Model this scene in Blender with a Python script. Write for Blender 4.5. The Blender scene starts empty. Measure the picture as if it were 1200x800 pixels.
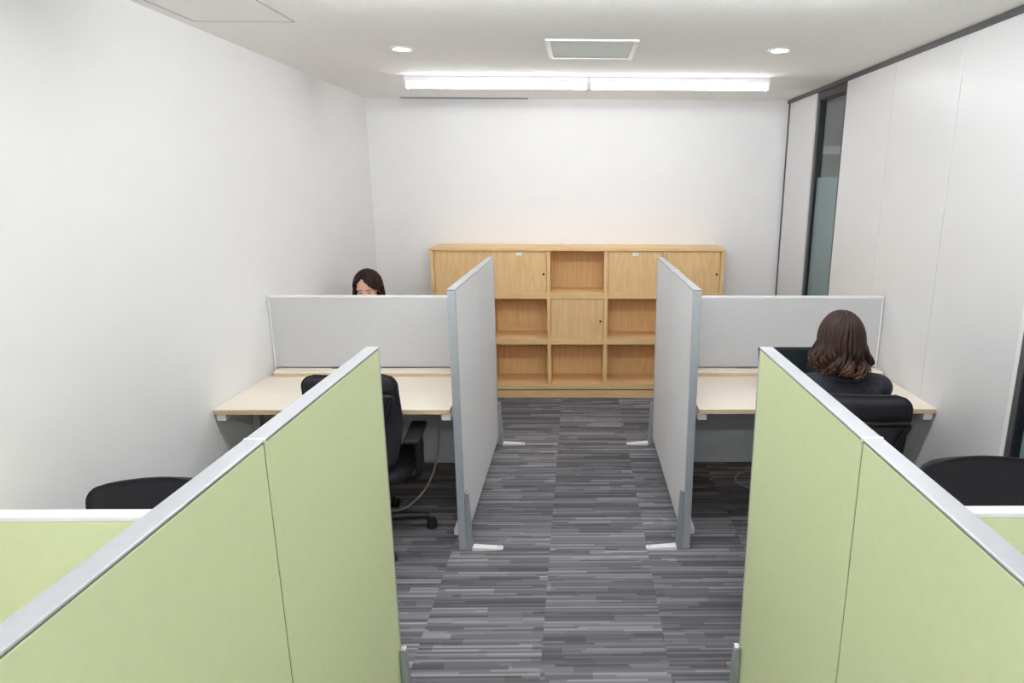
import bpy, bmesh, math, random
from mathutils import Vector as V, Matrix as M
random.seed(7)
PI = math.pi
scn = bpy.context.scene
COL = scn.collection

# ------------------------------------------------------------------ helpers
def lin(c):
    c /= 255.0
    return c / 12.92 if c <= 0.04045 else ((c + 0.055) / 1.055) ** 2.4
def rgb(r, g, b): return (lin(r), lin(g), lin(b), 1.0)

def obj(name, bm, mat, parent=None, smooth=False, loc=None):
    me = bpy.data.meshes.new(name)
    bmesh.ops.recalc_face_normals(bm, faces=bm.faces[:])
    bm.to_mesh(me); bm.free()
    return obj_me(name, me, mat, parent, smooth, loc)
def obj_me(name, me, mat, parent=None, smooth=False, loc=None):
    if smooth:
        for p in me.polygons: p.use_smooth = True
    o = bpy.data.objects.new(name, me); COL.objects.link(o)
    o.data.materials.clear(); o.data.materials.append(mat)
    if parent: o.parent = parent
    if loc: o.location = loc
    return o
def thing(name, label, cat, loc=(0, 0, 0), rz=0, group=None):
    o = bpy.data.objects.new(name, None); COL.objects.link(o)
    o.empty_display_size = 0.1
    o.location = loc; o.rotation_euler = (0, 0, rz)
    o['label'] = label; o['category'] = cat
    if group: o['group'] = group
    return o
def tag(o, label, cat, group=None):
    o['label'] = label; o['category'] = cat
    if group: o['group'] = group
    return o
def struct(name, bm, mat, parent=None, smooth=False):
    o = obj(name, bm, mat, parent, smooth)
    if not parent: o['kind'] = 'structure'
    return o
def smooth_by_angle(o, ang=40):
    me = o.data
    for p in me.polygons: p.use_smooth = True
    bm = bmesh.new(); bm.from_mesh(me)
    for e in bm.edges:
        if len(e.link_faces) == 2 and e.calc_face_angle(0) > math.radians(ang): e.smooth = False
    bm.to_mesh(me); bm.free()
    return o

def box(bm, x0, x1, y0, y1, z0, z1, bev=0.0, seg=2):
    r = bmesh.ops.create_cube(bm, size=1.0)
    vs = r['verts']
    for v in vs:
        v.co = V((x0 + (v.co.x + .5) * (x1 - x0), y0 + (v.co.y + .5) * (y1 - y0), z0 + (v.co.z + .5) * (z1 - z0)))
    if bev > 0:
        es = list({e for v in vs for e in v.link_edges})
        bmesh.ops.bevel(bm, geom=es, offset=bev, segments=seg, affect='EDGES', profile=0.5)
    return bm
def B(*a, **k): return box(bmesh.new(), *a, **k)

def frame_of(d):
    d = d.normalized()
    a = V((0, 0, 1)) if abs(d.z) < .9 else V((1, 0, 0))
    x = d.cross(a).normalized(); y = d.cross(x).normalized()
    return x, y
def tube(bm, pts, r, n=10, cap=True, rs=None, flat=1.0):
    """a tube along pts (radius r, or per-point rs)"""
    pts = [V(p) for p in pts]
    rings = []; px = None
    for i, p in enumerate(pts):
        d = (pts[min(i + 1, len(pts) - 1)] - pts[max(i - 1, 0)])
        if d.length < 1e-9: d = V((0, 0, 1))
        d.normalize()
        if px is None: x, y = frame_of(d)
        else:
            x = (px - d * px.dot(d))
            x = x.normalized() if x.length > 1e-6 else frame_of(d)[0]
            y = d.cross(x).normalized()
        px = x
        rr = rs[i] if rs else r
        rings.append([bm.verts.new(p + x * (math.cos(2 * PI * k / n) * rr) + y * (math.sin(2 * PI * k / n) * rr * flat)) for k in range(n)])
    for a, b in zip(rings, rings[1:]):
        for k in range(n):
            bm.faces.new((a[k], a[(k + 1) % n], b[(k + 1) % n], b[k]))
    if cap:
        bm.faces.new(rings[0][::-1]); bm.faces.new(rings[-1])
    return bm
def lathe(bm, prof, n=24, c=(0, 0, 0), axis='Z'):
    rings = []
    for r, z in prof:
        ring = []
        for k in range(n):
            a = 2 * PI * k / n
            p = V((r * math.cos(a), r * math.sin(a), z))
            if axis == 'X': p = V((p.z, p.x, p.y))
            if axis == 'Y': p = V((p.x, p.z, p.y))
            ring.append(bm.verts.new(V(c) + p))
        rings.append(ring)
    for a, b in zip(rings, rings[1:]):
        for k in range(n): bm.faces.new((a[k], a[(k + 1) % n], b[(k + 1) % n], b[k]))
    bm.faces.new(rings[0][::-1]); bm.faces.new(rings[-1])
    return bm
def bez(ps, n=24):
    """Catmull-Rom through ps"""
    ps = [V(p) for p in ps]; out = []
    q = [ps[0] * 2 - ps[1]] + ps + [ps[-1] * 2 - ps[-2]]
    m = max(2, n // (len(ps) - 1))
    for i in range(1, len(q) - 2):
        for k in range(m):
            t = k / m; a, b, c, d = q[i - 1], q[i], q[i + 1], q[i + 2]
            out.append(.5 * ((2 * b) + (c - a) * t + (2 * a - 5 * b + 4 * c - d) * t * t + (3 * b - a - 3 * c + d) * t ** 3))
    out.append(ps[-1]); return out
def ring(bm, x0, x1, y0, y1, wd, z0, z1, plane='XY', wd2=None):
    """a closed rectangular frame as one connected piece"""
    wd2 = wd if wd2 is None else wd2
    o = [(x0, y0), (x1, y0), (x1, y1), (x0, y1)]; i = [(x0 + wd, y0 + wd2), (x1 - wd, y0 + wd2), (x1 - wd, y1 - wd2), (x0 + wd, y1 - wd2)]
    def P(q, z): return (q[0], q[1], z) if plane == 'XY' else (z, q[0], q[1])
    L = [[bm.verts.new(P(q, z)) for q in k] for k in (o, i) for z in (z0, z1)]
    o0, o1, i0, i1 = L
    for k in range(4):
        j = (k + 1) % 4
        bm.faces.new((o0[k], o0[j], o1[j], o1[k])); bm.faces.new((i0[k], i1[k], i1[j], i0[j]))
        bm.faces.new((o1[k], o1[j], i1[j], i1[k])); bm.faces.new((o0[k], i0[k], i0[j], o0[j]))
    return bm
def prism(bm, outline, z0, z1):
    a = [bm.verts.new((x, y, z0)) for x, y in outline]
    b = [bm.verts.new((x, y, z1)) for x, y in outline]
    n = len(outline)
    bm.faces.new(a[::-1]); bm.faces.new(b)
    for i in range(n): bm.faces.new((a[i], a[(i + 1) % n], b[(i + 1) % n], b[i]))
    return bm

# ------------------------------------------------------------------ materials
class NT:
    def __init__(s, name):
        s.m = bpy.data.materials.new(name); s.m.use_nodes = True
        s.t = s.m.node_tree; s.n = s.t.nodes; s.l = s.t.links
        s.b = s.n['Principled BSDF']; s.out = s.n['Material Output']
    def new(s, typ, **k):
        nd = s.n.new(typ)
        for a, v in k.items(): setattr(nd, a, v)
        return nd
    def set(s, sock, v):
        if isinstance(v, bpy.types.NodeSocket): s.l.new(v, sock)
        else: sock.default_value = v
    def math(s, op, a, b=0.0, c=0.0):
        nd = s.new('ShaderNodeMath', operation=op)
        s.set(nd.inputs[0], a); s.set(nd.inputs[1], b)
        if op in ('MULTIPLY_ADD',): s.set(nd.inputs[2], c)
        return nd.outputs[0]
    def obj_xyz(s):
        tc = s.new('ShaderNodeTexCoord'); sp = s.new('ShaderNodeSeparateXYZ')
        s.l.new(tc.outputs['Object'], sp.inputs[0]); return tc.outputs['Object'], sp.outputs
    def comb(s, x, y, z):
        nd = s.new('ShaderNodeCombineXYZ')
        for i, v in enumerate((x, y, z)): s.set(nd.inputs[i], v)
        return nd.outputs[0]
    def white(s, x, y, z):
        nd = s.new('ShaderNodeTexWhiteNoise', noise_dimensions='3D')
        s.l.new(s.comb(x, y, z), nd.inputs['Vector']); return nd.outputs['Value']
    def noise(s, vec, scale, detail=2, rough=.5):
        nd = s.new('ShaderNodeTexNoise'); s.set(nd.inputs['Vector'], vec)
        nd.inputs['Scale'].default_value = scale; nd.inputs['Detail'].default_value = detail
        nd.inputs['Roughness'].default_value = rough; return nd.outputs['Fac']
    def mapping(s, vec, scale=(1, 1, 1), rot=(0, 0, 0)):
        nd = s.new('ShaderNodeMapping'); s.l.new(vec, nd.inputs['Vector'])
        nd.inputs['Scale'].default_value = scale; nd.inputs['Rotation'].default_value = rot
        return nd.outputs[0]
    def ramp(s, fac, stops, interp='LINEAR'):
        nd = s.new('ShaderNodeValToRGB'); s.l.new(fac, nd.inputs[0]); cr = nd.color_ramp
        cr.interpolation = interp
        while len(cr.elements) < len(stops): cr.elements.new(.5)
        for e, (p, c) in zip(cr.elements, stops): e.position = p; e.color = c
        return nd.outputs[0]
    def bump(s, h, strength=.2, dist=.002):
        nd = s.new('ShaderNodeBump'); nd.inputs['Strength'].default_value = strength
        nd.inputs['Distance'].default_value = dist
        s.l.new(h, nd.inputs['Height']); s.l.new(nd.outputs[0], s.b.inputs['Normal'])
    def base(s, c): s.set(s.b.inputs['Base Color'], c)
    def p(s, rough=.5, metal=0, spec=None, **k):
        s.b.inputs['Roughness'].default_value = rough; s.b.inputs['Metallic'].default_value = metal
        if spec is not None: s.b.inputs['Specular IOR Level'].default_value = spec
        for a, v in k.items(): s.b.inputs[a.replace('_', ' ')].default_value = v
        return s
def mottled(name, c, rough=.6, metal=0, amt=.04, scale=30, bump=0, bscale=300, bdist=.001, **k):
    s = NT(name); vec, _ = s.obj_xyz()
    f = s.noise(vec, scale, 3)
    lo = tuple(x * (1 - amt) for x in c[:3]) + (1,); hi = tuple(min(1, x * (1 + amt)) for x in c[:3]) + (1,)
    s.base(s.ramp(f, [(.3, lo), (.7, hi)])); s.p(rough, metal, **k)
    if bump: s.bump(s.noise(vec, bscale, 2), bump, bdist)
    return s.m

m_wall = mottled('wall_paint', (.83, .83, .84, 1), .75, amt=.008, scale=6, bump=.05, bscale=400)
m_panel = mottled('panel_paint', (.72, .72, .73, 1), .35, amt=.006, scale=4)
m_trimdark = mottled('dark_trim_metal', rgb(88, 86, 88), .45, .3)
m_blackmetal = mottled('near_black_metal', rgb(34, 38, 46), .4, .3)
m_whitepaint = mottled('white_coated_metal', (.82, .82, .83, 1), .4, amt=.01)
m_alu = mottled('brushed_aluminium', (.52, .53, .56, 1), .45, .45, amt=.02, scale=60)
m_post = mottled('grey_aluminium_post', (.50, .535, .585, 1), .42, .5, amt=.03, scale=60)
m_bar = mottled('dark_grey_aluminium_bar', (.40, .43, .47, 1), .42, .5, amt=.03, scale=60)
m_greyfab = mottled('grey_panel_fabric', (.55, .55, .565, 1), .85, amt=.015, scale=40, bump=.15, bscale=900, bdist=.0006)
m_partfab = mottled('grey_partition_fabric', (.72, .72, .735, 1), .85, amt=.012, scale=40, bump=.15, bscale=900, bdist=.0006)  # screen grey lightened here to offset the weaker light on the aisle faces
m_greenfab = mottled('green_panel_fabric', (.635, .69, .42, 1), .85, amt=.015, scale=40, bump=.15, bscale=900, bdist=.0006)
m_blackplastic = mottled('black_plastic', rgb(26, 26, 28), .42, amt=.1)
m_blackfab = mottled('black_chair_fabric', rgb(33, 32, 41), .9, amt=.08, scale=80, bump=.3, bscale=1200, bdist=.0008)
m_mesh = mottled('dark_mesh_fabric', rgb(52, 51, 54), .65, amt=.1, scale=120, bump=.4, bscale=1500, bdist=.0008)
m_rubber = mottled('black_rubber', rgb(20, 20, 22), .6, amt=.1)
m_steel = mottled('bright_steel', (.7, .7, .72, 1), .25, 1.0, amt=.03)
m_cable = mottled('grey_cable', rgb(165, 160, 155), .5, amt=.03)
m_modesty = mottled('grey_steel_panel', rgb(196, 199, 203), .5, .0, amt=.02)
m_label = mottled('white_card', (.85, .85, .83, 1), .6, amt=.02)
m_lockdark = mottled('dark_keyhole', rgb(50, 40, 32), .4, .5)
m_suit = mottled('dark_navy_suiting', rgb(32, 33, 44), .85, amt=.1, scale=60, bump=.35, bscale=26, bdist=.012)
m_blouse = mottled('white_blouse', (.8, .8, .8, 1), .8, amt=.02)
m_brow = mottled('brow_hair', rgb(48, 34, 28), .7)
m_lip = mottled('lip_skin', rgb(208, 138, 124), .5, amt=.05)
m_shoe = mottled('black_leather', rgb(20, 19, 20), .3)
m_grille = mottled('vent_grey', rgb(222, 225, 224), .6, amt=.02)
m_slot = mottled('slot_grey', rgb(170, 168, 176), .6, amt=.03)
m_gap = mottled('dark_groove', rgb(95, 92, 90), .8)
m_base = mottled('baseboard_grey', rgb(96, 90, 88), .7, amt=.05)
m_corr = mottled('corridor_paint', rgb(205, 205, 203), .8, amt=.02)
m_corrceil = mottled('corridor_ceiling_paint', rgb(205, 205, 203), .8, amt=.02)

def ceiling_mat():
    s = NT('mineral_fibre_ceiling'); vec, _ = s.obj_xyz()
    vor = s.new('ShaderNodeTexVoronoi'); s.l.new(vec, vor.inputs['Vector']); vor.inputs['Scale'].default_value = 85
    n = s.noise(vec, 120, 3, .6)
    f = s.math('ADD', s.math('MULTIPLY', n, .75), s.math('MULTIPLY', vor.outputs['Distance'], .5))
    s.base(s.ramp(f, [(.34, (.66, .65, .62, 1)), (.46, (.90, .89, .87, 1)), (.62, (.93, .925, .91, 1))]))
    s.p(.9); s.bump(f, .35, .003); return s.m
m_ceil = ceiling_mat()

def wood(name, light, dark, axis='X', rough=.5, fig=.35):
    s = NT(name); vec, _ = s.obj_xyz()
    oi = s.new('ShaderNodeObjectInfo'); ad = s.new('ShaderNodeVectorMath', operation='ADD')
    s.l.new(vec, ad.inputs[0]); s.l.new(s.comb(s.math('MULTIPLY', oi.outputs['Random'], 9.0), 0.0, s.math('MULTIPLY', oi.outputs['Random'], 5.0)), ad.inputs[1])
    vec = ad.outputs[0]
    g = s.noise(s.mapping(vec, (2.2, 70, 70) if axis == 'X' else (70, 70, 2.2)), 1.5, 5, .6)
    big = s.noise(s.mapping(vec, (.8, 6, 6) if axis == 'X' else (6, 6, .8)), 1.2, 2, .5)
    rings = s.math('FRACT', s.math('MULTIPLY', big, 9.0))
    rings = s.math('ABSOLUTE', s.math('SUBTRACT', rings, .5))
    f = s.math('ADD', s.math('MULTIPLY', g, 1 - fig), s.math('MULTIPLY', s.math('MULTIPLY', rings, 2.0), fig))
    s.base(s.ramp(f, [(.2, dark), (.72, light)])); s.p(rough); return s.m
m_maple = wood('pale_maple_laminate', (.87, .80, .695, 1), (.83, .745, .635, 1), 'X', .42, .15)
m_mapleedge = mottled('maple_edge_band', (.62, .47, .30, 1), .5, amt=.03)
m_oakv = wood('oak_veneer_upright', (.80, .545, .27, 1), (.70, .45, .205, 1), 'Z', .5)
m_oakh = wood('oak_veneer_level', (.80, .56, .29, 1), (.72, .475, .225, 1), 'X', .5)

def carpet_mat():
    s = NT('striped_carpet_tiles'); vec, xyz = s.obj_xyz(); X, Y = xyz[0], xyz[1]
    ux = s.math('DIVIDE', s.math('ADD', X, .144), .5)
    col = s.math('FLOOR', ux)
    off = s.math('MULTIPLY', s.white(col, 3.3, 1.7), .0)
    uy = s.math('DIVIDE', s.math('ADD', s.math('SUBTRACT', Y, .086), s.math('MULTIPLY', s.math('MODULO', s.math('ADD', col, 100.0), 2.0), .078)), .5)
    row = s.math('FLOOR', uy)
    tid = s.math('ADD', s.math('MULTIPLY', col, 17.13), s.math('MULTIPLY', row, 5.71))
    fx = s.math('SUBTRACT', ux, col); fy = s.math('SUBTRACT', uy, row)
    def layer(rows, seglo, seghi, seed):
        r = s.math('FLOOR', s.math('MULTIPLY', fy, rows))
        h = s.white(r, tid, seed)
        L = s.math('ADD', s.math('MULTIPLY', h, seghi - seglo), seglo)      # segments per tile
        sg = s.math('FLOOR', s.math('ADD', s.math('MULTIPLY', fx, L), s.math('MULTIPLY', s.white(r, tid, seed + 3), 5.0)))
        return s.white(s.math('ADD', s.math('MULTIPLY', r, 3.7), sg), tid, seed + 7)
    a = layer(46.0, .4, 1.9, 1.3)
    b = layer(15.0, .4, 1.9, 9.1)
    c = s.white(tid, 2.2, 4.4)
    f = s.math('ADD', s.math('MULTIPLY', a, .46), s.math('ADD', s.math('MULTIPLY', b, .36), s.math('MULTIPLY', c, .18)))
    n = s.noise(vec, 700, 2, .6)
    f2 = s.math('ADD', f, s.math('MULTIPLY', s.math('SUBTRACT', n, .5), .10))
    colr = s.ramp(f2, [(.18, rgb(84, 83, 87)), (.45, rgb(106, 105, 109)), (.62, rgb(121, 120, 124)), (.76, rgb(140, 139, 143)), (.92, rgb(166, 165, 169))])
    s.base(colr); s.p(.95, spec=.1)
    s.bump(s.math('ADD', s.math('MULTIPLY', a, .4), n), .5, .003)
    return s.m
m_carpet = carpet_mat()

def emit(name, col, st):
    s = NT(name); s.n.remove(s.b)
    e = s.new('ShaderNodeEmission'); e.inputs[0].default_value = col; e.inputs[1].default_value = st
    s.l.new(e.outputs[0], s.out.inputs[0]); return s.m
m_tube = emit('led_tube', (.965, .985, 1.0, 1), 47)
m_tubedim = emit('dimmed_led_tube', (.965, .985, 1.0, 1), 15.5)
m_down = emit('downlight_diffuser', (1.0, .98, .95, 1), 16)
m_corrfill = emit('corridor_fill_diffuser', (1, .98, .95, 1), 9)  # glow of the unseen lamps added to brighten the corridor

def glass_mat():
    s = NT('clear_glass'); s.n.remove(s.b)
    tr = s.new('ShaderNodeBsdfTransparent'); tr.inputs[0].default_value = (.82, .86, .86, 1)
    gl = s.new('ShaderNodeBsdfGlossy'); gl.inputs['Roughness'].default_value = .03
    fr = s.new('ShaderNodeFresnel'); ge = s.new('ShaderNodeNewGeometry')
    s.l.new(s.math('MULTIPLY_ADD', ge.outputs['Backfacing'], 1 / 1.45 - 1.45, 1.45), fr.inputs[0])   # same reflectance on both faces of the pane
    mx = s.new('ShaderNodeMixShader')
    s.l.new(fr.outputs[0], mx.inputs[0]); s.l.new(tr.outputs[0], mx.inputs[1]); s.l.new(gl.outputs[0], mx.inputs[2])
    s.l.new(mx.outputs[0], s.out.inputs[0]); return s.m
m_glass = glass_mat()
def film_mat():
    s = NT('frosted_film'); s.base(rgb(126, 147, 150)); s.p(.35)
    s.b.inputs['Transmission Weight'].default_value = .15
    vec, _ = s.obj_xyz(); s.bump(s.noise(vec, 600, 2), .1, .0005)
    return s.m
m_film = film_mat()
def screen_mat():
    s = NT('dark_display'); s.base(rgb(12, 15, 17)); s.p(.15)
    s.b.inputs['Emission Color'].default_value = rgb(40, 70, 76); s.b.inputs['Emission Strength'].default_value = .04  # faint teal glow stands in for the reflection on the dark screen
    return s.m
m_screen = screen_mat()
def skin_mat():
    s = NT('skin'); vec, _ = s.obj_xyz()
    s.base(s.ramp(s.noise(vec, 40, 3), [(.3, rgb(232, 184, 158)), (.7, rgb(243, 200, 178))]))
    s.p(.5, Subsurface_Weight=.12); s.b.inputs['Subsurface Radius'].default_value = (.02, .008, .004)
    return s.m
m_skin = skin_mat()
def hair_mat(name, root, tip, z0, z1):
    s = NT(name); vec, xyz = s.obj_xyz()
    f = s.math('DIVIDE', s.math('SUBTRACT', xyz[2], z0), z1 - z0)
    n = s.noise(s.mapping(vec, (1, 1, .25)), 45, 3, .6)
    f = s.math('ADD', f, s.math('MULTIPLY', s.math('SUBTRACT', n, .5), .9))
    s.base(s.ramp(f, [(.12, tip), (.55, root)])); s.p(.4, spec=.24)
    s.bump(s.noise(s.mapping(vec, (1, 1, .08)), 380, 3, .7), .5, .002)
    return s.m

# ------------------------------------------------------------------ dimensions (metres)
WL, WR, YW, HC, YF = -1.785, 1.785, 5.615, 2.526, -1.7
DZ = .745                       # desk top height
# ------------------------------------------------------------------ the room
struct('floor', B(WL - .1, 4.2, YF - .1, YW + .1, -.1, 0), m_carpet)
struct('ceiling', B(WL - .1, WR + .12, YF - .1, YW + .1, HC, HC + .1), m_ceil)
struct('wall_left', B(WL - .1, WL, YF - .1, YW + .1, 0, HC), m_wall)
struct('wall_back', B(WL, WR + .12, YW, YW + .1, 0, HC), m_wall)
struct('wall_front', B(WL, WR + .12, YF - .1, YF, 0, HC), m_wall)
def baseb(name, *a): struct(name, B(*a, bev=.003), m_base)
baseb('baseboard_left', WL, WL + .008, YF, YW, 0, .06)
baseb('baseboard_back', WL + .008, WR, YW - .008, YW, 0, .06)

# right wall: movable partition modules with a ceiling rail
wr = bpy.data.objects.new('wall_right', None); COL.objects.link(wr); wr['kind'] = 'structure'
def wpanel(y0, y1, z0=.03, z1=HC - .028):
    o = obj('wall_panel', B(WR, WR + .07, y0 + .0022, y1 - .0022, z0, z1, bev=.0015, seg=1), m_panel, wr); return o
for a, b in ((4.975, 5.576), (3.763, 4.42), (3.103, 3.763), (2.455, 3.103), (YF, -.05)): wpanel(a, b)
for y in (3.103, 3.763):
    obj('joint_strip', B(WR + .004, WR + .05, y - .004, y + .004, .03, HC - .028), m_slot, wr)
obj('edge_strip', B(WR - .002, WR + .07, 2.432, 2.4555, .03, HC - .028, bev=.001), m_whitepaint, wr)
obj('shadow_gap_strip', B(WR + .0005, WR + .08, 5.577, YW, 0, HC - .028), m_blackmetal, wr)  # flush dark strip painted in for the shadow gap at the back corner
obj('floor_rail', B(WR + .01, WR + .075, YF, YW, 0, .032), m_trimdark, wr)
struct('trim_1', B(WR - .012, WR + .08, YF, YW, HC - .028, HC, bev=.001), m_trimdark)
def window(name, y0, y1, fz1, midz, fr=.045, inset=.012):
    r = bpy.data.objects.new(name, None); COL.objects.link(r); r['kind'] = 'structure'
    xa, xb = WR + inset, WR + .065
    obj('window_frame', ring(bmesh.new(), y0, y1, .032, fz1, fr, xa, xb, 'YZ', .05), m_trimdark, r)
    obj('gasket', ring(bmesh.new(), y0 + fr, y1 - fr, .082, fz1 - .05, .016, xa + .006, xb - .004, 'YZ', .012), m_blackmetal, r)
    obj('glass_pane', B(WR + .038, WR + .044, y0 + fr, y1 - fr, .09, fz1 - .05), m_glass, r)
    obj('frosted_film', B(WR + .0345, WR + .0375, y0 + fr + .012, y1 - fr - .012, .09, midz), m_film, r)
    return r
window('window_1', 4.42, 4.975, HC - .028, 1.885)
window('window_2', 1.62, 2.432, HC - .028, 1.885, .030, .001)
window('window_3', -.05, 1.62, HC - .028, 1.885)
# the corridor beyond the glass
struct('wall_corridor', B(3.5, 3.6, YF - .1, YW + 2.1, 0, 2.6), m_corr)
struct('ceiling_corridor', B(WR + .12, 3.6, YF - .1, YW + 2.1, 2.44, 2.54), m_corrceil)
struct('floor_corridor', B(WR + .12, 3.6, YW + .1, YW + 2.1, -.1, 0), m_carpet)
struct('trim_2', B(2.55, 3.5, 7.0, 7.1, 2.16, 2.24, bev=.004), m_corrceil)
struct('wall_corridor_end', B(WR + .12, 3.6, YW + 2.0, YW + 2.1, 0, 2.5), m_corr)
struct('wall_corridor_inner', B(WR + .10, WR + .12, YW + .1, YW + 2.0, 0, 2.44), m_corr)
struct('wall_corridor_start', B(WR + .12, 3.5, YF - .1, YF, 0, 2.44), m_corr)

# ------------------------------------------------------------------ ceiling fittings
def lamp(x0, x1, y, label, tube_mat=None):
    t = thing('linear_lamp', label, 'ceiling light', ((x0 + x1) / 2, y, HC), 0)
    h = (x1 - x0) / 2
    wb = tube_mat is not None                       # the row by the back wall: broad batten with a half-round diffuser
    obj('housing', B(-h, h, *((-.032, .032) if wb else (-.016, .016)), -.036, 0, bev=.003), m_whitepaint, t)
    L0 = h - .017
    if wb:
        bm = bmesh.new(); n = 16
        R_ = [[bm.verts.new((xx, .030 * math.cos(PI + PI * k / n), -.0365 + .038 * math.sin(PI + PI * k / n))) for k in range(n + 1)] for xx in (-L0, L0)]
        for k in range(n): bm.faces.new((R_[0][k], R_[0][k + 1], R_[1][k + 1], R_[1][k]))
        bm.faces.new(R_[0]); bm.faces.new(R_[1]); bm.faces.new((R_[0][0], R_[0][-1], R_[1][-1], R_[1][0]))
    else: bm = tube(bmesh.new(), [(-L0, 0, -.074), (L0, 0, -.074)], .0195, 20)  # unseen rows: bare tube hung low, shaped to brighten the ceiling
    smooth_by_angle(obj('diffuser', bm, tube_mat or m_tube, t), 40)
    for sx in (-1, 1):
        obj('end_cap', B(*(sorted((sx * h, sx * (h - .017)))), *((-.031, .031) if wb else (-.022, .022)), -.080 if wb else -.096, -.0366, bev=.004), m_whitepaint, t)
    return t
lamp(-1.165, .070, 4.53, 'long white linear ceiling lamp near the back wall, left half of the lit row', m_tubedim)
lamp(.074, 1.292, 4.53, 'long white linear ceiling lamp near the back wall, right half of the lit row', m_tubedim)
lamp(-1.165, .070, 2.25, 'unseen linear ceiling lamp above the aisle, left of its row')
lamp(.074, 1.292, 2.25, 'unseen linear ceiling lamp above the aisle, right of its row')
lamp(-1.165, .070, -.15, 'unseen linear ceiling lamp at the near end of the room, left of its row')
lamp(.074, 1.292, -.15, 'unseen linear ceiling lamp at the near end of the room, right of its row')
def downlight(x, y, label):
    t = thing('downlight', label, 'downlight', (x, y, HC))
    smooth_by_angle(obj('trim_ring', lathe(bmesh.new(), [(.045, .0), (.045, -.004), (.052, -.007), (.062, -.004), (.064, 0)], 32), m_whitepaint, t))
    obj('lens', lathe(bmesh.new(), [(.0455, -.001), (.0455, -.0035), (.02, -.005)], 32), m_down, t)
downlight(-.945, 3.65, 'round recessed ceiling downlight left of the square air vent')
downlight(1.078, 3.61, 'round recessed ceiling downlight right of the square air vent')
t = thing('ceiling_vent', 'square grey air vent with white frame in the ceiling', 'vent', (.070, 3.625, HC))
a, b = .235, .212; bm = ring(bmesh.new(), -a, a, -a, a, a - b, -.008, 0)
obj('vent_frame', bm, m_whitepaint, t)
bm = bmesh.new(); box(bm, -b, b, -b, b, -.002, 0)
for i in range(42): box(bm, -b, b, -b + .01 * i + .001, -b + .01 * i + .007, -.005, -.002)
obj('grille', bm, m_grille, t)
t = thing('ceiling_access_panel', 'square access panel outlined by a thin dark line in the ceiling by the left wall', 'ceiling hatch', (-1.494, 2.865, HC))
a = .2265; bm = ring(bmesh.new(), -a, a, -a, a, .006, -.0025, 0)
obj('hatch_frame', bm, m_slot, t)
obj('hatch_board', B(-a + .006, a - .006, -a + .006, a - .006, -.0015, 0), m_ceil, t)
t = thing('ceiling_slot_vent', 'thin grey slot vent in the ceiling along the back wall', 'vent', (-.95, 5.575, HC))
bm = ring(bmesh.new(), -.53, .53, -.028, .028, .01, -.006, 0)
obj('slot_frame', bm, m_slot, t); obj('slot_recess', B(-.53, .53, -.018, .018, -.002, 0), m_gap, t)

# ------------------------------------------------------------------ bookcase
def bookcase():
    t = thing('bookcase', 'wide oak bookcase with a chequer of doors and open cubes against the back wall', 'bookcase', (0, 5.275, 0))
    X = [(-1.235, -1.205), (-.762, -.726), (-.264, -.233), (.218, .252), (.711, .742), (1.199, 1.229)]
    D = .333; Z3 = (.078, .126); Z2 = (.483, .532); Z1 = (.884, .933); TOP = (1.288, 1.314)
    for i, (a, b) in enumerate(X): obj('upright_board', B(a, b, 0 if i in (0, 5) else .002, D, .078, 1.288, bev=.0012, seg=1), m_oakv, t)
    for (_, a), (b, _) in zip(X, X[1:]):
        for z0, z1 in (Z3, Z2, Z1): obj('shelf_board', B(a, b, .001, D - .012, z0, z1, bev=.0012, seg=1), m_oakh, t)
    obj('top_board', B(-1.237, 1.231, -.006, D + .002, *TOP, bev=.002), m_oakh, t)
    obj('plinth', B(-1.232, 1.226, .006, D, 0, .066, bev=.001), m_oakh, t)
    obj('plinth_gap', B(-1.225, 1.22, .02, D, .066, .078), m_gap, t)
    obj('back_board', B(-1.205, 1.199, D - .012, D, .126, 1.288), m_oakv, t)
    def door(ci, z0, z1, lock=True, plate=False):
        a, b = X[ci][1], X[ci + 1][0]; g = .0035
        d = obj('door', B(a + g, b - g, .007, .026, z0 + g, z1 - g, bev=.0015), m_oakv, t)
        zc = z0 + (z1 - z0) * .48
        obj('lock', lathe(bmesh.new(), [(.009, 0), (.009, .006), (.004, .006), (.004, .004)][::-1], 16, (b - .028, .002, zc), 'Y'), m_lockdark, d)
        if plate: obj('label_holder', B((a + b) / 2 - .026, (a + b) / 2 + .026,   .003, .007, z1 - .040, z1 - .014, bev=.001), m_label, d)
    door(0, .913, 1.288); door(1, .913, 1.288, plate=True); door(3, .913, 1.288, plate=True); door(4, .913, 1.288)
    door(2, .507, .884)
    return t
bookcase()

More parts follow.
